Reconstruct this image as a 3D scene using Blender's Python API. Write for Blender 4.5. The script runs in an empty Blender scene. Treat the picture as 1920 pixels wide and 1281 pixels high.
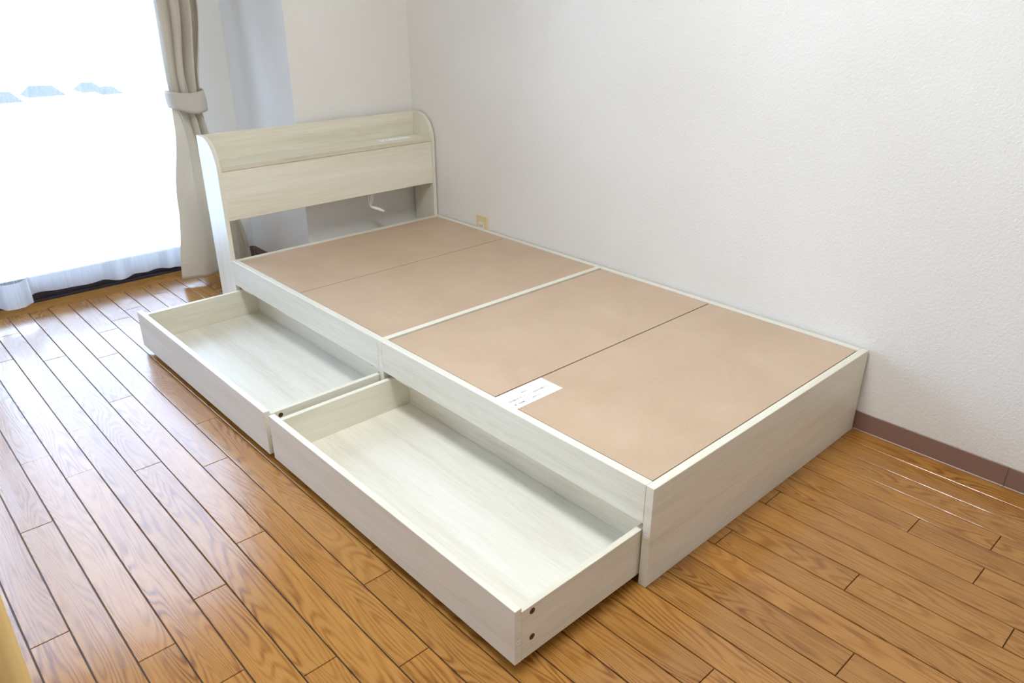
import bpy, bmesh, math, random
from mathutils import Vector, Matrix, noise
random.seed(4)
C = bpy.context.scene.collection
S = bpy.context.scene

# ------------------------------------------------------------ camera, world, light, exposure
CAM = (-1.0783, -0.7413, 1.1719); YAW, PITCH, FPX = 0.7457, -0.4287, 1422.64
cam = bpy.data.cameras.new('camera'); camo = bpy.data.objects.new('camera', cam); C.objects.link(camo)
cam.sensor_width = 36.0; cam.lens = FPX / 1920 * 36.0; cam.clip_start = 0.02; cam.clip_end = 300
fw = Vector((math.sin(YAW) * math.cos(PITCH), math.cos(YAW) * math.cos(PITCH), math.sin(PITCH)))
rt = Vector((math.cos(YAW), -math.sin(YAW), 0)); up = rt.cross(fw)
m = Matrix((rt, up, -fw)).transposed().to_4x4(); m.translation = Vector(CAM); camo.matrix_world = m
S.camera = camo

W = bpy.data.worlds.new('sky'); S.world = W; W.use_nodes = True
bg = W.node_tree.nodes['Background']; bg.inputs[0].default_value = (0.53, 0.71, 1.0, 1); bg.inputs[1].default_value = 12.5
S.view_settings.view_transform = 'Standard'; S.view_settings.look = 'None'
S.view_settings.gamma = 1; S.view_settings.use_curve_mapping = False; S.view_settings.exposure = 0.0
S.cycles.use_denoising = True
S.cycles.max_bounces = 10; S.cycles.diffuse_bounces = 6; S.cycles.transparent_max_bounces = 12

def area(name, loc, rot, sx, sy, power, col, portal=False):
    l = bpy.data.lights.new(name, 'AREA'); l.shape = 'RECTANGLE'; l.size = sx; l.size_y = sy; l.energy = power; l.color = col
    l.cycles.is_portal = portal
    o = bpy.data.objects.new(name, l); C.objects.link(o); o.location = loc; o.rotation_euler = rot
    return o
area('window_portal', (-0.80, 2.90, 1.02), (math.radians(-90), 0, 0), 2.15, 2.0, 1, (1, 1, 1), portal=True)
LAMP = (-0.36, 0.22, 2.33)
l = bpy.data.lights.new('ceiling_lamp_light', 'AREA'); l.shape = 'DISK'; l.size = 0.6; l.energy = 33; l.color = (0.90, 0.965, 1.0)
lo = bpy.data.objects.new('ceiling_lamp_light', l); C.objects.link(lo); lo.location = (LAMP[0], LAMP[1], 2.285)

# ------------------------------------------------------------ material helpers
class NT:
    def __init__(s, name):
        s.m = bpy.data.materials.new(name); s.m.use_nodes = True; s.t = s.m.node_tree
        s.b = s.t.nodes['Principled BSDF']; s.out = s.t.nodes['Material Output']
    def n(s, typ, **kw):
        n = s.t.nodes.new(typ)
        for k, v in kw.items():
            if k.startswith('_'): setattr(n, k[1:], v)
            else: n.inputs[k.replace('__', ' ')].default_value = v
        return n
    def l(s, a, b): s.t.links.new(a, b)
    def math(s, op, a, b=None, c=None):
        n = s.t.nodes.new('ShaderNodeMath'); n.operation = op
        for i, v in enumerate((a, b, c)):
            if v is None: continue
            if isinstance(v, (int, float)): n.inputs[i].default_value = v
            else: s.l(v, n.inputs[i])
        return n.outputs[0]
    def ramp(s, fac, stops):
        n = s.t.nodes.new('ShaderNodeValToRGB'); e = n.color_ramp.elements
        while len(e) < len(stops): e.new(0.5)
        for i, (p, c) in enumerate(stops): e[i].position = p; e[i].color = (*c, 1)
        s.l(fac, n.inputs[0]); return n.outputs[0]
    def bump(s, h, strength, dist):
        n = s.t.nodes.new('ShaderNodeBump'); n.inputs['Strength'].default_value = strength; n.inputs['Distance'].default_value = dist
        s.l(h, n.inputs['Height']); s.l(n.outputs[0], s.b.inputs['Normal']); return n
    def mapped(s, vec, scale, loc=(0, 0, 0)):
        n = s.t.nodes.new('ShaderNodeMapping'); n.inputs['Scale'].default_value = scale; n.inputs['Location'].default_value = loc
        s.l(vec, n.inputs['Vector']); return n.outputs[0]
    def noise(s, vec, scale, detail=2, rough=0.5, dist=0.0):
        n = s.t.nodes.new('ShaderNodeTexNoise'); n.inputs['Scale'].default_value = scale; n.inputs['Detail'].default_value = detail
        n.inputs['Roughness'].default_value = rough; n.inputs['Distortion'].default_value = dist
        s.l(vec, n.inputs['Vector']); return n.outputs['Fac']
def lin(r, g, b):
    f = lambda v: ((v / 255 + 0.055) / 1.055) ** 2.4 if v > 10 else v / 255 / 12.92
    return (f(r), f(g), f(b))
def plain(name, col, rough=0.5, spec=0.5, metal=0.0):
    t = NT(name); t.b.inputs['Base Color'].default_value = (*col, 1); t.b.inputs['Roughness'].default_value = rough
    t.b.inputs['Specular IOR Level'].default_value = spec; t.b.inputs['Metallic'].default_value = metal
    return t.m

def laminate(name, axis, tint=(1, 1, 1)):
    # pale wood-print laminate, grain running along the given axis
    t = NT(name); g = t.n('ShaderNodeNewGeometry')
    sc = [1, 1, 1]; sc = [13.0] * 3; sc[axis] = 0.9
    p = g.outputs['Position']
    a = t.noise(t.mapped(p, sc), 1.0, 3, 0.55, 0.6)                    # broad bands
    sc2 = [150.0] * 3; sc2[axis] = 5.0
    b = t.noise(t.mapped(p, sc2), 1.0, 4, 0.65, 0.4)                   # fine streaks
    sc3 = [26.0] * 3; sc3[axis] = 2.2
    cth = t.noise(t.mapped(p, sc3), 1.0, 1, 0.4, 0.3)
    w = t.math('SINE', t.math('MULTIPLY', cth, 70.0))                  # contour grain
    v = t.math('ADD', t.math('MULTIPLY', a, 0.62), t.math('MULTIPLY', b, 0.38))
    v = t.math('ADD', v, t.math('MULTIPLY', w, 0.022))
    k = tint
    c = t.ramp(v, [(0.33, tuple(x * q for x, q in zip(lin(215, 208, 190), k))), (0.50, tuple(x * q for x, q in zip(lin(229, 223, 207), k))), (0.70, tuple(x * q for x, q in zip(lin(237, 233, 221), k)))])
    t.l(c, t.b.inputs['Base Color']); t.b.inputs['Roughness'].default_value = 0.36
    t.b.inputs['Specular IOR Level'].default_value = 0.45
    t.bump(b, 0.25, 0.0005)
    return t.m
LX, LY, LZ = (laminate('pale_laminate_' + n, i, q) for (i, n), q in zip(enumerate('xyz'), ((1.0, 1.0, 0.965), (1, 1, 1), (1.0, 1.0, 0.985))))
EDGE = laminate('laminate_edge_band', 0, (0.86, 0.83, 0.76))

def floor_wood(name='oak_floor', cross=False):
    t = NT(name); g = t.n('ShaderNodeNewGeometry'); oi = t.n('ShaderNodeObjectInfo')
    cmb = t.n('ShaderNodeCombineXYZ'); r = oi.outputs['Random']
    t.l(t.math('MULTIPLY', r, 37.0), cmb.inputs[0]); t.l(t.math('MULTIPLY', r, 91.0), cmb.inputs[1]); t.l(t.math('MULTIPLY', r, 13.0), cmb.inputs[2])
    add = t.n('ShaderNodeVectorMath', _operation='ADD'); t.l(g.outputs['Position'], add.inputs[0]); t.l(cmb.outputs[0], add.inputs[1]); p = add.outputs[0]
    if cross:
        mp = t.n('ShaderNodeMapping'); mp.inputs['Rotation'].default_value = (0, 0, math.pi / 2); t.l(p, mp.inputs['Vector']); p = mp.outputs[0]
    cth = t.noise(t.mapped(p, (15.0, 1.5, 1.0)), 1.0, 1.4, 0.45, 0.2)
    fine = t.noise(t.mapped(p, (60, 8, 1)), 1.0, 2, 0.5, 0.2)
    ph = t.math('ADD', t.math('MULTIPLY', cth, 150.0), t.math('MULTIPLY', fine, 5.0))
    w = t.math('MULTIPLY_ADD', t.math('SINE', ph), 0.5, 0.5)
    w = t.math('POWER', w, 1.7)
    mask = t.noise(t.mapped(p, (14, 2.2, 1), (3, 7, 0)), 1.0, 2, 0.5)
    w = t.math('MULTIPLY', w, t.math('MULTIPLY_ADD', mask, 1.5, -0.15))
    pores = t.noise(t.mapped(p, (420, 14, 1)), 1.0, 3, 0.7)
    pm = t.ramp(pores, [(0.50, (0, 0, 0)), (0.68, (1, 1, 1))])
    broad = t.noise(t.mapped(p, (9, 1.2, 1), (11, 3, 0)), 1.0, 2, 0.5)
    v = t.math('ADD', t.math('MULTIPLY', w, 0.60), t.math('MULTIPLY', pm, 0.28))
    v = t.math('ADD', v, t.math('MULTIPLY_ADD', broad, 0.55, -0.25))
    c = t.ramp(v, [(0.0, lin(178, 126, 61)), (0.32, lin(161, 108, 46)), (0.62, lin(128, 79, 31)), (1.0, lin(94, 53, 20))])
    hs = t.n('ShaderNodeHueSaturation'); t.l(c, hs.inputs['Color']); t.l(t.math('MULTIPLY_ADD', r, 0.16, 0.92), hs.inputs['Value'])
    t.l(hs.outputs[0], t.b.inputs['Base Color'])
    t.l(t.math('MULTIPLY_ADD', pores, 0.12, 0.11), t.b.inputs['Roughness'])
    t.b.inputs['Specular IOR Level'].default_value = 0.62
    wav = t.noise(t.mapped(p, (30, 10, 1)), 1.0, 2, 0.5)
    h = t.math('ADD', t.math('ADD', t.math('MULTIPLY', pores, 0.30), t.math('MULTIPLY', w, 0.22)), t.math('MULTIPLY', wav, 1.1))
    t.bump(h, 0.45, 0.0009)
    return t.m
FLOORM = floor_wood(); FLOORX = floor_wood('oak_floor_crosswise', True)

def wallpaper():
    t = NT('textured_wallpaper'); g = t.n('ShaderNodeNewGeometry'); p = g.outputs['Position']
    n1 = t.noise(p, 150, 2, 0.55, 0.8)
    v = t.n('ShaderNodeTexVoronoi'); v.inputs['Scale'].default_value = 120; v.feature = 'SMOOTH_F1'; t.l(p, v.inputs['Vector'])
    h = t.math('ADD', t.math('MULTIPLY', n1, 1.0), t.math('MULTIPLY', v.outputs['Distance'], -0.35))
    n2 = t.noise(p, 400, 2, 0.5)
    h = t.math('ADD', h, t.math('MULTIPLY', n2, 0.22))
    big = t.noise(p, 2.0, 2, 0.5)
    c = t.ramp(big, [(0.3, lin(231, 227, 220)), (0.7, lin(236, 233, 227))])
    t.l(c, t.b.inputs['Base Color']); t.b.inputs['Roughness'].default_value = 0.75
    t.b.inputs['Specular IOR Level'].default_value = 0.25
    t.bump(h, 0.6, 0.0022)
    return t.m
WALL = wallpaper()

def hardboard():
    t = NT('brown_hardboard'); g = t.n('ShaderNodeNewGeometry'); p = g.outputs['Position']
    a = t.noise(p, 5, 4, 0.6, 0.5); f = t.noise(p, 260, 3, 0.7)
    fl = t.noise(t.mapped(p, (70, 40, 40)), 1.0, 3, 0.6, 2.0)
    v = t.math('ADD', t.math('MULTIPLY', a, 0.5), t.math('MULTIPLY', f, 0.5))
    c = t.ramp(v, [(0.3, lin(188, 160, 132)), (0.5, lin(198, 171, 143)), (0.7, lin(208, 182, 155))])
    mix = t.n('ShaderNodeMix', _data_type='RGBA'); t.l(t.ramp(fl, [(0.72, (0, 0, 0)), (0.80, (0.35, 0.35, 0.35))]), mix.inputs[0])
    t.l(c, mix.inputs[6]); mix.inputs[7].default_value = (*lin(226, 200, 178), 1)
    t.l(mix.outputs[2], t.b.inputs['Base Color']); t.b.inputs['Roughness'].default_value = 0.42
    t.b.inputs['Specular IOR Level'].default_value = 0.35
    t.bump(f, 0.15, 0.0005)
    return t.m
HARD = hardboard()

def fabric(name, col):
    t = NT(name); g = t.n('ShaderNodeNewGeometry'); p = g.outputs['Position']
    a = t.noise(t.mapped(p, (1, 1, 1)), 900, 1, 0.5); b = t.noise(p, 7, 3, 0.5)
    c = t.ramp(b, [(0.3, tuple(x * 0.93 for x in col)), (0.7, col)])
    t.l(c, t.b.inputs['Base Color']); t.b.inputs['Roughness'].default_value = 0.7
    t.b.inputs['Sheen Weight'].default_value = 0.15
    t.bump(t.math('ADD', t.math('MULTIPLY', a, 0.2), b), 0.3, 0.002)
    tr = t.n('ShaderNodeBsdfTranslucent'); t.l(c, tr.inputs[0])
    mx = t.n('ShaderNodeMixShader'); mx.inputs[0].default_value = 0.28
    t.l(t.b.outputs[0], mx.inputs[1]); t.l(tr.outputs[0], mx.inputs[2]); t.l(mx.outputs[0], t.out.inputs[0])
    return t.m
BEIGE = fabric('beige_curtain_cloth', lin(233, 224, 208))
BEIGE2 = fabric('beige_tieback_cloth', lin(232, 222, 208))

def sheer(name, clear):
    t = NT(name); g = t.n('ShaderNodeNewGeometry')
    wv = t.noise(t.mapped(g.outputs['Position'], (260, 20, 6)), 1.0, 2, 0.5)
    c = (0.90, 0.93, 0.97, 1)
    df = t.n('ShaderNodeBsdfDiffuse', Color=c); tl = t.n('ShaderNodeBsdfTranslucent', Color=c); tp = t.n('ShaderNodeBsdfTransparent')
    m1 = t.n('ShaderNodeMixShader'); m1.inputs[0].default_value = 0.30; t.l(df.outputs[0], m1.inputs[1]); t.l(tl.outputs[0], m1.inputs[2])
    m2 = t.n('ShaderNodeMixShader'); t.l(t.math('MULTIPLY_ADD', wv, 0.2, clear - 0.1), m2.inputs[0])
    t.l(m1.outputs[0], m2.inputs[1]); t.l(tp.outputs[0], m2.inputs[2]); t.l(m2.outputs[0], t.out.inputs[0])
    return t.m
SHEER = sheer('white_sheer_voile', 0.72); HEMM = sheer('white_voile_hem', 0.38)
def glass():
    t = NT('window_glass'); tp = t.n('ShaderNodeBsdfTransparent'); gl = t.n('ShaderNodeBsdfGlossy', Roughness=0.02)
    fr = t.n('ShaderNodeFresnel', IOR=1.45); mx = t.n('ShaderNodeMixShader')
    t.l(fr.outputs[0], mx.inputs[0]); t.l(tp.outputs[0], mx.inputs[1]); t.l(gl.outputs[0], mx.inputs[2]); t.l(mx.outputs[0], t.out.inputs[0])
    return t.m
GLASS = glass()
VINYL = plain('brown_vinyl_baseboard', lin(140, 108, 96), 0.45)
VINYLB = plain('pale_baseboard_lip', lin(176, 146, 128), 0.35)
DARKT = plain('dark_brown_sill', lin(46, 36, 40), 0.4)
GROOVE = plain('dark_floor_groove', lin(58, 40, 26), 0.5)
WHITEP = plain('white_plastic', lin(250, 250, 250), 0.4)
CREAMP = plain('cream_plastic_plate', lin(222, 208, 160), 0.35)
SOCK = plain('socket_insert_plastic', lin(232, 224, 205), 0.4)
BLACK = plain('black_slots', lin(25, 22, 20), 0.5)
INK = plain('black_ink', lin(40, 40, 44), 0.6)
SCREW = plain('bronze_screw', lin(120, 88, 45), 0.3, 0.5, 0.9)
BRONZE = plain('dark_screw_recess', lin(84, 60, 34), 0.5)
BLOCK = plain('beige_plastic_block', lin(214, 204, 176), 0.5)
PAPER = plain('white_paper', lin(250, 250, 250), 0.6, 0.2)
CEIL = plain('white_ceiling', lin(238, 237, 233), 0.8)
def pine():
    t = NT('pale_pine'); g = t.n('ShaderNodeNewGeometry'); p = g.outputs['Position']
    a = t.noise(t.mapped(p, (60, 60, 2.5)), 1.0, 3, 0.5, 0.5)
    c = t.ramp(a, [(0.3, lin(236, 203, 132)), (0.7, lin(245, 220, 156))]); t.l(c, t.b.inputs['Base Color']); t.b.inputs['Roughness'].default_value = 0.35
    return t.m
PINE = pine()
def rooft():
    t = NT('grey_roof_tiles'); g = t.n('ShaderNodeNewGeometry'); a = t.noise(g.outputs['Position'], 3, 3, 0.5)
    c = t.ramp(a, [(0.3, (0.02, 0.02, 0.03)), (0.7, (0.04, 0.04, 0.055))]); t.l(c, t.b.inputs['Base Color']); t.b.inputs['Roughness'].default_value = 0.8
    return t.m
ROOF = rooft(); HOUSEW = plain('white_render_wall', (0.72, 0.74, 0.74), 0.8)
GROUND = plain('pale_concrete_ground', (0.62, 0.66, 0.66), 0.9)
EMIT = NT('lamp_diffuser'); EMIT.b.inputs['Base Color'].default_value = (0.9, 0.9, 0.88, 1)
EMIT.b.inputs['Emission Color'].default_value = (1, 0.94, 0.83, 1); EMIT.b.inputs['Emission Strength'].default_value = 2.5; EMIT = EMIT.m

# ------------------------------------------------------------ mesh helpers
def box(bm, x0, x1, y0, y1, z0, z1):
    v = [bm.verts.new(p) for p in ((x0, y0, z0), (x1, y0, z0), (x1, y1, z0), (x0, y1, z0), (x0, y0, z1), (x1, y0, z1), (x1, y1, z1), (x0, y1, z1))]
    for f in ((3, 2, 1, 0), (4, 5, 6, 7), (0, 1, 5, 4), (1, 2, 6, 5), (2, 3, 7, 6), (3, 0, 4, 7)): bm.faces.new([v[i] for i in f])
def obj(name, bm, mat, parent=None, smooth=False, origin=None, bevel=0.0):
    if bevel:
        bmesh.ops.bevel(bm, geom=list(bm.edges), offset=bevel, segments=1, affect='EDGES')
    me = bpy.data.meshes.new(name)
    if origin is not None: bmesh.ops.translate(bm, verts=bm.verts, vec=-Vector(origin))
    bm.to_mesh(me); bm.free()
    for mm in (mat if isinstance(mat, (list, tuple)) else [mat]): me.materials.append(mm)
    if smooth:
        for p in me.polygons: p.use_smooth = True
    o = bpy.data.objects.new(name, me); C.objects.link(o)
    if origin is not None: o.location = origin
    if parent is not None:
        o.parent = parent
        if origin is not None and parent.type == 'EMPTY' or parent.location.length > 0:
            o.matrix_parent_inverse = Matrix.Translation(wloc(parent)).inverted()
    return o
def wloc(o):
    v = Vector(o.location)
    if o.parent is not None and o.matrix_parent_inverse == Matrix.Identity(4): v += wloc(o.parent)
    return v
def bxo(name, dims, mat, parent=None, bevel=0.0006):
    bm = bmesh.new(); box(bm, *dims)
    return obj(name, bm, mat, parent, bevel=bevel)
def empty(name, loc=(0, 0, 0), parent=None):
    o = bpy.data.objects.new(name, None); C.objects.link(o); o.location = loc; o.empty_display_size = 0.1
    if parent is not None:
        o.parent = parent; o.matrix_parent_inverse = Matrix.Translation(wloc(parent)).inverted()
    return o
def thing(o, label, cat, group=None):
    o['label'] = label; o['category'] = cat
    if group: o['group'] = group
    return o
def struct(o, label=None):
    o['kind'] = 'structure'
    if label: o['label'] = label
    return o
def tube(bm, pts, r, n=10, cap=True):
    rings = []
    pts = [Vector(p) for p in pts]
    for i, p in enumerate(pts):
        d = (pts[min(i + 1, len(pts) - 1)] - pts[max(i - 1, 0)]).normalized()
        a = d.orthogonal().normalized() if i == 0 else (rings[-1][1] - d * rings[-1][1].dot(d)).normalized()
        b = d.cross(a); rr = r[i] if isinstance(r, (list, tuple)) else r
        rings.append(([bm.verts.new(p + (a * math.cos(2 * math.pi * k / n) + b * math.sin(2 * math.pi * k / n)) * rr) for k in range(n)], a))
    for (q, _), (s, _) in zip(rings, rings[1:]):
        for k in range(n): bm.faces.new((q[k], q[(k + 1) % n], s[(k + 1) % n], s[k]))
    if cap: bm.faces.new(rings[0][0][::-1]); bm.faces.new(rings[-1][0])
def interp(t, tab):
    if t <= tab[0][0]: return tab[0][1]
    for (a, b), (c, d) in zip(tab, tab[1:]):
        if t <= c:
            s = (t - a) / (c - a); s = s * s * (3 - 2 * s); return b + (d - b) * s
    return tab[-1][1]
def sheet(bm, fn, us, vs):
    g = [[bm.verts.new(fn(u, v)) for u in us] for v in vs]
    for i in range(len(vs) - 1):
        for j in range(len(us) - 1): bm.faces.new((g[i][j], g[i][j + 1], g[i + 1][j + 1], g[i + 1][j]))

# ------------------------------------------------------------ the room
XL, XR, YB, YP, YW, ZC = -2.5, 0.9877, -1.75, 2.158, 2.73, 2.40     # left wall, right wall, rear wall, pillar face, window wall, ceiling
XP = 0.4145                                                         # pillar side
WX0, WX1, WZ1 = -1.85, 0.26, 2.02                                   # window opening
T = 0.12
struct(bxo('wall_right', (XR, XR + T, YB, YP + 0.02, 0, ZC), WALL, bevel=0), 'white textured wallpaper wall beside the bed')
struct(bxo('wall_rear', (XL - T, XR + T, YB - T, YB, 0, ZC), WALL, bevel=0))
struct(bxo('wall_left', (XL - T, XL, YB, YW + T, 0, ZC), WALL, bevel=0))
struct(bxo('wall_pillar', (XP, XR + T, YP, YW + T, 0, ZC), WALL, bevel=0.0015), 'projecting wallpapered pillar behind the headboard')
bm = bmesh.new(); box(bm, WX1, XP, YW, YW + T, 0, ZC); box(bm, XL, WX0, YW, YW + T, 0, ZC); box(bm, WX0, WX1, YW, YW + T, WZ1, ZC)
struct(obj('wall_window', bm, WALL), 'wallpapered wall around the balcony window')
struct(bxo('ceiling', (XL - T, XR + T, YB - T, YW + T, ZC, ZC + 0.1), CEIL, bevel=0))

# floor: dark sub-floor with one object per plank
fl = struct(bxo('floor', (XL - T, XR + T, YB - T, YW + 0.048, -0.05, -0.004), GROOVE, bevel=0), 'glossy brown oak plank floor')
def bx_(n):
    if n <= 7: return -0.953 + 0.0727 * n
    if n <= 12: return -0.4441 + 0.0741 * (n - 7)
    return -0.0736 + 0.0762 * (n - 12) if n <= 14 else 0.0838 + 0.0755 * (n - 14)
JT = {-1: .715, 0: 1.128, 1: .537, 2: .383, 3: .630, 4: .291, 5: .742, 6: .187, 7: .423, 8: .51, 9: .595, 10: .33, 11: -.225, 12: .1, 13: .25,
      14: -.39, 15: .3, 16: -.02, 17: -.296, 18: -.582, 19: -.018, 20: -.478, 21: -.308, 22: -.466, 23: .2, 24: .25, 25: .1}
PL = 0.9225
G = 0.0013
BORD = 2.675
for xa, xb in ((XL, -1.55), (-1.55, 0.27)):
    bxo('border_plank', (xa + .001, xb - .001, BORD + .0006, YW + .0498 if xb > -1 or xa > WX0 else YW + .0498, -.008, 0), FLOORX, fl, 0.0006)
for n in range(-14, 26):
    x0, x1 = bx_(n), min(bx_(n + 1), XR)
    if n >= 25: x1 = XR + 0.002
    if x1 < XL: continue
    j = JT.get(n, random.uniform(0, .9))
    ys = [j + PL * k for k in range(-6, 6)]
    ys = [YB - 0.01] + [y for y in ys if YB + 0.03 < y < BORD - 0.04] + [BORD]
    for ya, yb in zip(ys, ys[1:]):
        bm = bmesh.new(); ch = 0.0009
        a0, a1, b0, b1 = x0 + G, x1 - G, ya + G * 0.7, yb - G * 0.7
        lo_ = [bm.verts.new(p) for p in ((a0, b0, -.008), (a1, b0, -.008), (a1, b1, -.008), (a0, b1, -.008))]
        mi = [bm.verts.new(p) for p in ((a0, b0, -ch), (a1, b0, -ch), (a1, b1, -ch), (a0, b1, -ch))]
        hi = [bm.verts.new(p) for p in ((a0 + ch, b0 + ch, 0), (a1 - ch, b0 + ch, 0), (a1 - ch, b1 - ch, 0), (a0 + ch, b1 - ch, 0))]
        bm.faces.new(hi)
        for q, s in ((lo_, mi), (mi, hi)):
            for k in range(4): bm.faces.new((q[k], q[(k + 1) % 4], s[(k + 1) % 4], s[k]))
        obj('plank', bm, FLOORM, fl)

# baseboards
def baseboard(name, segs, face, axis, out):
    e = empty(name); struct(e)
    for a, b in segs:
        if axis == 'y':
            s = 1 if out > 0 else -1
            bxo('baseboard_strip', (*sorted((face, face + s * 0.004)), a, b, 0.004, 0.0605), VINYL, e, 0.0012)
            bxo('baseboard_lip', (*sorted((face, face + s * 0.007)), a, b, 0.0, 0.0045), VINYLB, e, 0.001)
        else:
            s = 1 if out > 0 else -1
            bxo('baseboard_strip', (a, b, *sorted((face, face + s * 0.004)), 0.004, 0.0605), VINYL, e, 0.0012)
            bxo('baseboard_lip', (a, b, *sorted((face, face + s * 0.007)), 0.0, 0.0045), VINYLB, e, 0.001)
    return e
baseboard('baseboard_right', [(-1.74, -1.31), (-1.3095, -0.403), (-0.4025, 0.52), (0.5205, YP - .001)], XR, 'y', -1)
baseboard('baseboard_pillar', [(XP, XR - 0.008)], YP, 'x', -1)
baseboard('baseboard_recess', [(YP, YW - .008)], XP, 'y', -1)
baseboard('baseboard_window', [(WX1, XP - 0.004)], YW, 'x', -1)
baseboard('baseboard_left', [(YB + .01, YW - .01)], XL, 'y', 1)

# window: dark sill track, frame, two sliding sashes with panes
wn = struct(empty('window_1', (WX0, 2.8, 0)), 'tall balcony window behind the sheer curtains')
bm = bmesh.new(); box(bm, WX0, WX1, YW + .05, YW + T + .02, -0.004, 0.010); box(bm, WX0, WX1, YW + .065, YW + T + .02, 0.010, 0.042)
obj('sill_track', bm, DARKT, wn, bevel=0.001)
FRM = plain('dark_bronze_frame', lin(70, 60, 58), 0.4, 0.5, 0.3)
bm = bmesh.new(); y0, y1 = YW + .07, YW + T + .01
box(bm, WX0, WX0 + .035, y0, y1, .042, WZ1); box(bm, WX1 - .035, WX1, y0, y1, .042, WZ1); box(bm, WX0, WX1, y0, y1, WZ1 - .035, WZ1)
obj('window_frame', bm, FRM, wn, bevel=0.001)
xm = (WX0 + WX1) / 2
for a, b, yy in ((WX0 + .035, xm + .03, 2.845), (xm - .03, WX1 - .035, 2.815)):
    bm = bmesh.new()
    box(bm, a, a + .04, yy, yy + .025, .042, WZ1 - .035); box(bm, b - .04, b, yy, yy + .025, .042, WZ1 - .035)
    box(bm, a + .04, b - .04, yy, yy + .025, .042, .10); box(bm, a + .04, b - .04, yy, yy + .025, WZ1 - .08, WZ1 - .035)
    s = obj('sash', bm, FRM, wn)
    bxo('pane', (a + .038, b - .038, yy + .010, yy + .014, .098, WZ1 - .078), GLASS, s, 0)

# ------------------------------------------------------------ the bed
H, MID0, MID1, L = 0.2577, 0.9865, 1.0065, 1.9905
HY0, HY1, HZ = 1.9905, 2.1330, 0.7042
bed = thing(empty('bed', (0, 0, 0)), 'pale cream laminate single bed frame with headboard and two open drawers along the wall', 'bed')
bxo('foot_panel', (0, 0.98, 0, 0.0203, 0, H), LX, bed, 0.0009)
bxo('divider_panel', (0.0, 0.957, MID0, MID1, 0, H + 0.0006), LX, bed, 0.0009)
bxo('side_rail', (0, 0.0215, 0.0206, MID0 - .0006, 0.160, H), LY, bed, 0.0009)
bxo('side_rail', (0, 0.0215, MID1 + .0006, L, 0.160, H), LY, bed, 0.0009)
bxo('side_rail', (0.9585, 0.98, 0.0206, MID0 - .0006, 0.0, H), LY, bed, 0.0009)
bxo('side_rail', (0.9585, 0.98, MID0 - .0002, L, 0.0, H), LY, bed, 0.0009)
bxo('head_rail', (0.0216, 0.9584, 1.968, 1.988, 0.0, H), LX, bed, 0.0009)
bxo('inner_panel', (0.47, 0.485, 0.0206, MID0, 0, 0.245), LY, bed)
bxo('inner_panel', (0.47, 0.485, MID1, 1.968, 0, 0.245), LY, bed)
DZ = 0.2548
for a, b in ((0.0238, 0.5150), (0.5175, MID0 - 0.0045), (MID1 + 0.0040, 1.5095), (1.5118, 1.9665)):
    bxo('deck_board', (0.0262, 0.9570, a + .001, b - .001, DZ - 0.0045, DZ), HARD, bed, 0.0004)
for y in (0.30, 0.70, 1.28, 1.72):                      # slats that carry the deck boards
    bxo('support_slat', (0.022, 0.958, y - .03, y + .03, 0.228, DZ - 0.0048), LX, bed)
# small stop blocks under the near rail
for y0, y1 in ((0.068, 0.076), (0.860, 0.930), (1.052, 1.060), (1.860, 1.930)):
    bxo('stop_block', (0.004, 0.018, y0, y1, 0.1525, 0.1597), BLOCK, bed, 0.0008)
# round numbered sticker on the end of the foot panel
def disc(bm, c, r, axis, n=20, t=0.0003, sign=-1):
    vs = []
    for k in range(n):
        a = 2 * math.pi * k / n; u, v = r * math.cos(a), r * math.sin(a)
        vs.append((c[0] + sign * t, c[1] + u, c[2] + v) if axis == 'x' else (c[0] + u, c[1] + sign * t, c[2] + v))
    f = bm.faces.new([bm.verts.new(p) for p in vs])
def text(name, body, mat, size, M, parent, width=None):
    cu = bpy.data.curves.new(name, 'FONT'); cu.body = body; cu.size = size; cu.align_x = 'CENTER'; cu.align_y = 'CENTER'; cu.resolution_u = 3
    o = bpy.data.objects.new(name, cu); C.objects.link(o)
    dg = bpy.context.evaluated_depsgraph_get(); me = bpy.data.meshes.new_from_object(o.evaluated_get(dg))
    bpy.data.objects.remove(o)
    if width:
        xs = [v.co.x for v in me.vertices]; w = max(xs) - min(xs); k = width / w; cx = (max(xs) + min(xs)) / 2
        for v in me.vertices: v.co.x = (v.co.x - cx) * k; v.co.y *= min(1.0, k * 1.05) if k < 1 else 1.0
    me.transform(M); me.materials.clear(); me.materials.append(mat)
    o = bpy.data.objects.new(name, me); C.objects.link(o)
    if parent is not None: o.parent = parent; o.matrix_parent_inverse = Matrix.Translation(wloc(parent)).inverted()
    return o
bm = bmesh.new(); disc(bm, (0, 0.0102, 0.1335), 0.0050, 'x'); st = obj('sticker', bm, PAPER, bed)
Mx = Matrix.Translation((-0.0006, 0.0102, 0.1335)) @ Matrix.Rotation(math.radians(-90), 4, 'Z') @ Matrix.Rotation(math.radians(90), 4, 'X')
text('sticker_mark', 'へ', INK, 0.0085, Mx, st)

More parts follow.
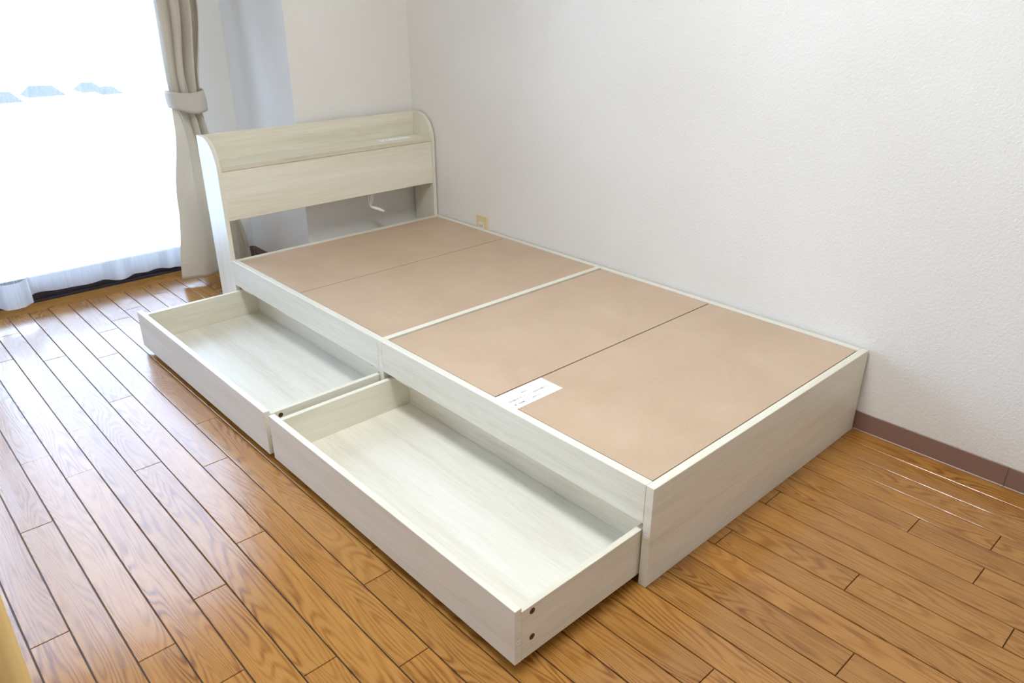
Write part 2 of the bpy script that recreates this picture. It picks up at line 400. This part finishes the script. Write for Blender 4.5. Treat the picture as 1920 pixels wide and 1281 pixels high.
# drawers
def drawer(y0, y1, p, mark):
    e = empty('drawer', (0.0, y0, 0.0), bed)
    fz0, fz1, hs, g = 0.0200, 0.1523, 0.1410, 0.0200
    tf = 0.0170; xb = 0.066; t = 0.0150; ov = 0.013
    bxo('drawer_front', (-p, -p + tf, y0, y1, fz0, fz1), LY, e, 0.0008)
    s1 = bxo('side_panel', (-p + tf + .0003, xb + t, y0 + .0006, y0 + t, g, hs), LX, e, 0.0007)
    bxo('side_panel', (-p + tf + .0003, xb + t, y1 - ov - t, y1 - ov, g, hs), LX, e, 0.0007)
    bxo('back_panel', (xb, xb + t, y0 + t + .0003, y1 - ov - t - .0003, g, hs), LY, e, 0.0007)
    bxo('bottom_panel', (-p + tf + .0004, xb - .0004, y0 + t + .0004, y1 - ov - t - .0004, 0.036, 0.0405), LY, e, 0.0003)
    for z in (0.1270, 0.0630):
        bm = bmesh.new(); disc(bm, (-0.3190, y0 + .0006, z), 0.0070, 'y', 24, 0.00015); disc(bm, (-0.3190, y0 + .0006, z), 0.0042, 'y', 16, 0.0005)
        c = obj('screw_cap', bm, BRONZE, e)
        c.data.materials.append(SCREW); c.data.polygons[1].material_index = 1
        c['label'] = 'bronze recessed screw head'
        bm = bmesh.new(); box(bm, -0.3194, -0.3186, y0 - .00035, y0 + .0002, z - .0026, z + .0026); box(bm, -0.3216, -0.3164, y0 - .00035, y0 + .0002, z - .0004, z + .0004)
        obj('screw_slot', bm, BLACK, e)
    bm = bmesh.new(); disc(bm, (-p + tf * .55, y0, 0.0740), 0.0052, 'y'); obj('sticker', bm, PAPER, e)
    M = Matrix.Translation((-p + tf * .55, y0 - 0.0006, 0.0740)) @ Matrix.Rotation(math.radians(90), 4, 'X') @ Matrix.Rotation(math.radians(28), 4, 'Z')
    text('sticker_mark', mark, INK, 0.0065, M, e)
    for x in (-p + .05, 0.03):                           # casters
        for y in (y0 + .10, y1 - .12):
            bm = bmesh.new(); tube(bm, [(x, y - .008, .0125), (x, y + .008, .0125)], .0125, 14); box(bm, x - .010, x + .010, y - .011, y + .011, .0200, .0358)
            obj('caster', bm, BLACK, e)
    return e
drawer(0.0243, 0.9880, 0.3640, 'A5')
drawer(1.0120, 1.9895, 0.3660, 'A5')

# headboard
hb = empty('headboard', (0, HY0, 0), bed)
def side_panel(x0, x1):
    bm = bmesh.new(); R_ = 0.115; pts = [(HY0, 0.0), (HY1, 0.0), (HY1, HZ)]
    y_top = HY0 + R_ * 0.86
    n = 14
    for k in range(n + 1):                               # quarter ellipse from the top to the front edge
        a = math.pi / 2 * k / n
        pts.append((y_top - (y_top - HY0) * math.sin(a), HZ - R_ + R_ * math.cos(a)))
    lo_ = [bm.verts.new((x0, y, z)) for y, z in pts]; hi = [bm.verts.new((x1, y, z)) for y, z in pts]
    bm.faces.new(lo_[::-1]); bm.faces.new(hi)
    for k in range(len(pts)): bm.faces.new((lo_[k], lo_[(k + 1) % len(pts)], hi[(k + 1) % len(pts)], hi[k]))
    bmesh.ops.recalc_face_normals(bm, faces=bm.faces)
    sharp = [e for e in bm.edges if e.calc_face_angle(0) > 1.0]
    bmesh.ops.bevel(bm, geom=sharp, offset=0.0008, segments=1, affect='EDGES')
    return obj('side_panel', bm, LZ, hb)
side_panel(0, 0.0160); side_panel(0.9640, 0.98)
bxo('back_panel', (0.0162, 0.9638, HY1 - .0130, HY1 - .001, 0.415, HZ - .001), LX, hb)
bxo('shelf', (0.0162, 0.9638, HY0 + .001, HY1 - .0134, 0.5885, 0.6045), LX, hb, 0.0008)
bxo('edge_band', (0.0162, 0.9638, HY0 + .0002, HY0 + .0010, 0.5886, 0.6044), EDGE, hb, 0)
bxo('front_panel', (0.0162, 0.9638, HY0 + .0030, HY0 + .0180, 0.4050, 0.5875), LX, hb, 0.0008)
bxo('bottom_board', (0.0162, 0.9638, HY0 + .0185, HY1 - .0010, 0.4052, 0.4145), LX, hb)
strip = bxo('power_strip', (0.735, 0.892, 2.036, 2.078, 0.6046, 0.6075), WHITEP, hb, 0.001)
strip['label'] = 'white plastic power strip set in the headboard shelf'
for k in range(2):
    bxo('socket_slot', (0.765 + k * .05, 0.767 + k * .05, 2.050, 2.062, 0.6073, 0.60765), BLACK, hb, 0)
    bxo('socket_slot', (0.778 + k * .05, 0.780 + k * .05, 2.050, 2.062, 0.6073, 0.60765), BLACK, hb, 0)
cy = 2.075
bm = bmesh.new()
for dx in (0.0, 0.013, 0.026):
    pts = [(0.673 + dx, cy, .4060), (0.672 + dx, cy - .004, .385), (0.671 + dx * .8, cy - .006 - dx * .1, .360), (0.6745 + dx * .3, cy, .338), (0.680, cy, .328), (0.686 - dx * .1, cy, .336), (0.690 + dx * .4, cy + .004, .362), (0.692 + dx * .3, cy + .006, .4060)]
    fine_ = []
    for a, b in zip(pts, pts[1:]):
        for s in range(4): fine_.append(Vector(a).lerp(Vector(b), s / 4))
    fine_.append(Vector(pts[-1]))
    for _ in range(3): fine_ = [fine_[0]] + [(fine_[i - 1] + fine_[i] * 2 + fine_[i + 1]) / 4 for i in range(1, len(fine_) - 1)] + [fine_[-1]]
    tube(bm, fine_, 0.0027, 8)
obj('power_cord', bm, WHITEP, hb, True)['label'] = 'bundled white power cord'
bm = bmesh.new(); tube(bm, [(0.678, cy, .340), (0.684, cy - .003, .328), (0.697, cy - .008, .322), (0.708, cy - .012, .318), (0.712, cy - .014, .316), (0.735, cy - .020, .302)], [.004, .006, .0075, .0068, .0075, .0070], 12)
obj('plug', bm, WHITEP, hb, True)['label'] = 'white plug at the end of the cord'
bm = bmesh.new(); tube(bm, [(0.7348, cy - .020, .3022), (0.7362, cy - .0204, .3013)], .0060, 12); obj('plug_face', bm, BLACK, hb)

# paper note lying on the deck
NZ = DZ + 0.0002
note = bxo('paper_note', (0.0228, 0.1830, 0.4330, 0.5125, NZ, NZ + 0.0003), PAPER, None, 0)
thing(note, 'white paper note with printed Japanese lines lying on the brown bed boards', 'note')
def line(body, x0, x1, y, size):
    text('print', body, INK, size, Matrix.Translation(((x0 + x1) / 2, y, NZ + 0.0005)), note, x1 - x0)
line('展示品', 0.0880, 0.1060, 0.4870, 0.0072)
line('組立確認済の為、マットレスは商品の付属品では', 0.0310, 0.1650, 0.4690, 0.0072)
line('無く別途購入してご使用ください。', 0.0310, 0.1340, 0.4490, 0.0072)

# wall outlet above the rail
ol = thing(empty('wall_outlet', (XR, 1.680, 0.25)), 'cream plastic wall outlet just above the bed rail on the white wall', 'outlet')
bxo('cover_plate', (XR - .0075, XR, 1.6440, 1.7160, 0.1900, 0.3130), CREAMP, ol, 0.0025)
bxo('socket_insert', (XR - .0092, XR - .007, 1.6655, 1.6965, 0.2200, 0.2840), SOCK, ol, 0.0006)
for z in (0.268, 0.236):
    for y in (1.6755, 1.6885): bxo('slot', (XR - .0096, XR - .009, y - .0011, y + .0011, z - .0055, z + .0055), BLACK, ol, 0)

# ------------------------------------------------------------ curtains
ct = thing(empty('curtain', (0.19, 2.62, 0)), 'beige curtain gathered by a tieback at the right of the window', 'curtain')
XLT = [(0.0, 0.004), (0.35, 0.045), (0.70, 0.088), (0.83, 0.098), (1.15, 0.098), (2.0, 0.05)]
XRT = [(0.0, 0.350), (0.08, 0.342), (0.40, 0.288), (0.71, 0.222), (0.76, 0.216), (0.83, 0.226), (1.15, 0.270), (2.0, 0.34)]
def cfn(u, z):
    xl, xr = interp(z, XLT), interp(z, XRT)
    tie = math.exp(-((z - .77) / .14) ** 2)
    low = 1 / (1 + math.exp((z - .75) / .03))
    low2 = 1 / (1 + math.exp((z - .56) / .07))
    amp = 0.034 * (1 - 0.45 * tie) * (1 - 0.72 * low2)
    pu = u ** (1.0 + 1.1 * low)
    ph = pu * math.pi * 2 * (3.4 if z else 3.4) + (0.5 if low > .5 else 0.5)
    sn = math.sin(ph + 0.45 * math.sin(ph)); sn = math.copysign(abs(sn) ** 0.75, sn)
    y = 2.612 - amp * sn - 0.012 * math.sin(ph * .5 + 1 + z)
    y -= 0.045 * math.sin(math.pi * min(1, u * 1.15)) * (0.55 + .45 * low)
    x = xl + (xr - xl) * u + 0.021 * (1 - 0.75 * low2) * math.sin(ph + 1.35) * min(1, 6 * u) * min(1, 6 * (1 - u))
    y += 0.004 * noise.noise(Vector((u * 5, z * 3, 1)))
    if z < 0.095: y -= 0.0035
    return (x, y, z)
bm = bmesh.new()
zs = [0.022 + i * (0.090 - 0.022) / 4 for i in range(5)] + [0.0945, 0.0965] + [0.10 + i * 0.03 for i in range(68)]
sheet(bm, cfn, [i / 150 for i in range(151)], zs)
cu = obj('curtain_cloth', bm, BEIGE, ct, True)
sm = cu.modifiers.new('s', 'SOLIDIFY'); sm.thickness = 0.0016
bm = bmesh.new(); N_ = 56
def tb(k, v):
    a = 2 * math.pi * k / N_
    ca, sa = math.cos(a), math.sin(a)
    x = 0.158 + 0.0700 * (abs(ca) ** 0.8) * (1 if ca > 0 else -1); y = 2.615 + 0.062 * (abs(sa) ** 0.8) * (1 if sa > 0 else -1)
    zc = 0.7725 - 0.0075 * math.sin(math.pi * (x - .088) / .140) + (0.010 * max(0, -ca))
    hgt = 0.083 - 0.018 * max(0, -ca) 
    z = zc + (v - 0.5) * hgt
    k2 = 1 + 0.05 * math.sin(v * math.pi)
    return (0.158 + (x - .158) * k2 - 0.006 * (v - .5), 2.615 + (y - 2.615) * k2 - 0.018, z)
rows = [[bm.verts.new(tb(k, v / 6)) for k in range(N_)] for v in range(7)]
for i in range(6):
    for k in range(N_): bm.faces.new((rows[i][k], rows[i][(k + 1) % N_], rows[i + 1][(k + 1) % N_], rows[i + 1][k]))
tbk = obj('tieback', bm, BEIGE2, ct, True); sm = tbk.modifiers.new('s', 'SOLIDIFY'); sm.thickness = 0.004; sm.offset = 1
tbk['label'] = 'beige cloth tieback band'
bm = bmesh.new(); tube(bm, [(-1.95, 2.655, 2.115), (0.40, 2.655, 2.115)], 0.012, 12)
obj('curtain_rail', bm, WHITEP, None, True)
thing(bpy.data.objects['curtain_rail'], 'white curtain rail above the balcony window', 'rail')

def lace(label, x0, x1, ctrl, n):
    e = thing(empty('sheer_curtain', ((x0 + x1) / 2, 2.68, 0)), label, 'curtain')
    def f(x, z):
        k = min(1.0, max(0.0, z / 1.9)); yb = interp(x, ctrl)
        yt = 2.69 + 0.022 * math.sin(x * 55)
        w = 0.012 * math.sin(x * 62 + 2 * math.sin(x * 9)) * (0.35 + k) + 0.010 * math.sin(x * 23 + 1)
        return (x + 0.004 * math.sin(z * 7 + x * 30), yb * (1 - k) + yt * k + w, z)
    xs = [x0 + (x1 - x0) * i / n for i in range(n + 1)]
    bm = bmesh.new(); sheet(bm, f, xs, [0.155 + i * (2.10 - .155) / 25 for i in range(26)]); obj('voile', bm, SHEER, e, True)
    bm = bmesh.new(); sheet(bm, lambda x, z: f(x, z), xs, [0.054, 0.075, 0.10, 0.13, 0.155]); h = obj('hem', bm, HEMM, e, True)
    return e
lace('white sheer curtain panel at the left edge hanging in front, lowest hem', -1.88, -0.568,
     [(-1.9, 2.64), (-1.6, 2.60), (-1.3, 2.66), (-1.0, 2.60), (-.84, 2.66), (-.76, 2.60), (-.71, 2.595), (-.685, 2.66), (-.66, 2.605), (-.61, 2.59), (-.575, 2.62), (-.555, 2.66)], 260)
lace('wide white sheer curtain panel between left panel and beige curtain', -0.560, 0.20,
     [(-.56, 2.715), (-.54, 2.730), (-.28, 2.715), (-.225, 2.660), (-.15, 2.715), (-.04, 2.715), (0.0, 2.675), (.04, 2.655), (.12, 2.68), (.20, 2.69)], 160)

# ------------------------------------------------------------ wooden pole at the near left, ceiling lamp
bm = bmesh.new(); px, py = -1.069, 0.322
zs = [0.0, .004, .012] + [.03 + i * .1 for i in range(9)] + [.845, .853, .857]
tube(bm, [(px, py, z) for z in zs], [.0150, .0185, .0196] + [.0196] * 9 + [.0180, .0140, .006], 28)
thing(obj('wooden_pole', bm, PINE, None, True, origin=(px, py, 0)), 'round pale pine pole standing upright at the bottom left corner', 'pole')
cl = thing(empty('ceiling_light', LAMP), 'round white ceiling lamp', 'lamp')
bm = bmesh.new(); tube(bm, [(LAMP[0], LAMP[1], 2.40), (LAMP[0], LAMP[1], 2.375)], [.27, .27], 40); obj('lamp_base', bm, WHITEP, cl)
bm = bmesh.new(); tube(bm, [(LAMP[0], LAMP[1], 2.375), (LAMP[0], LAMP[1], 2.33), (LAMP[0], LAMP[1], 2.31)], [.26, .25, .20], 40); obj('lamp_shade', bm, EMIT, cl, True)

# ------------------------------------------------------------ outside: balcony slab, ground, far houses
struct(bxo('balcony_floor', (-3.2, 1.6, YW + T + .02, 3.95, -0.25, -0.10), GROUND, bevel=0.004), 'pale concrete balcony slab outside the window')
struct(bxo('ground', (-150, 260, 4.2, 400, -14.2, -14.0), GROUND, bevel=0), 'bright pale ground outside')
def house(x, y, w, dep, ze, rh, lab):
    e = thing(empty('house', (x, y, -14.0)), lab, 'house', )
    bm = bmesh.new(); box(bm, x - w / 2 + .5, x + w / 2 - .5, y - dep / 2, y + dep / 2, -14.0, ze); obj('wall', bm, HOUSEW, e)
    bm = bmesh.new(); o_ = 0.35
    b = [bm.verts.new(p) for p in ((x - w / 2 - o_, y - dep / 2 - o_, ze), (x + w / 2 + o_, y - dep / 2 - o_, ze), (x + w / 2 + o_, y + dep / 2 + o_, ze), (x - w / 2 - o_, y + dep / 2 + o_, ze))]
    r0, r1 = bm.verts.new((x - w * .40, y, ze + rh)), bm.verts.new((x + w * .36, y, ze + rh * .9))
    for fc in ((b[0], b[1], r1, r0), (b[1], b[2], r1), (b[2], b[3], r0, r1), (b[3], b[0], r0), (b[3], b[2], b[1], b[0])): bm.faces.new(fc)
    obj('roof', bm, ROOF, e)
house(14.6, 90, 2.6, 3, -8.35, 0.95, 'far house with lilac-grey roof at the left edge of the window, lowest of the roofs')
house(18.4, 90, 2.7, 3, -8.00, 0.95, 'far house with the widest and darkest roof, seen through the sheer curtain')
house(22.7, 90, 1.5, 3, -7.90, 0.85, 'far house with small pale roof near the middle of the window')
house(25.1, 92, 1.4, 3, -8.45, 0.70, 'far house with faint low roof just right of the small pale one')
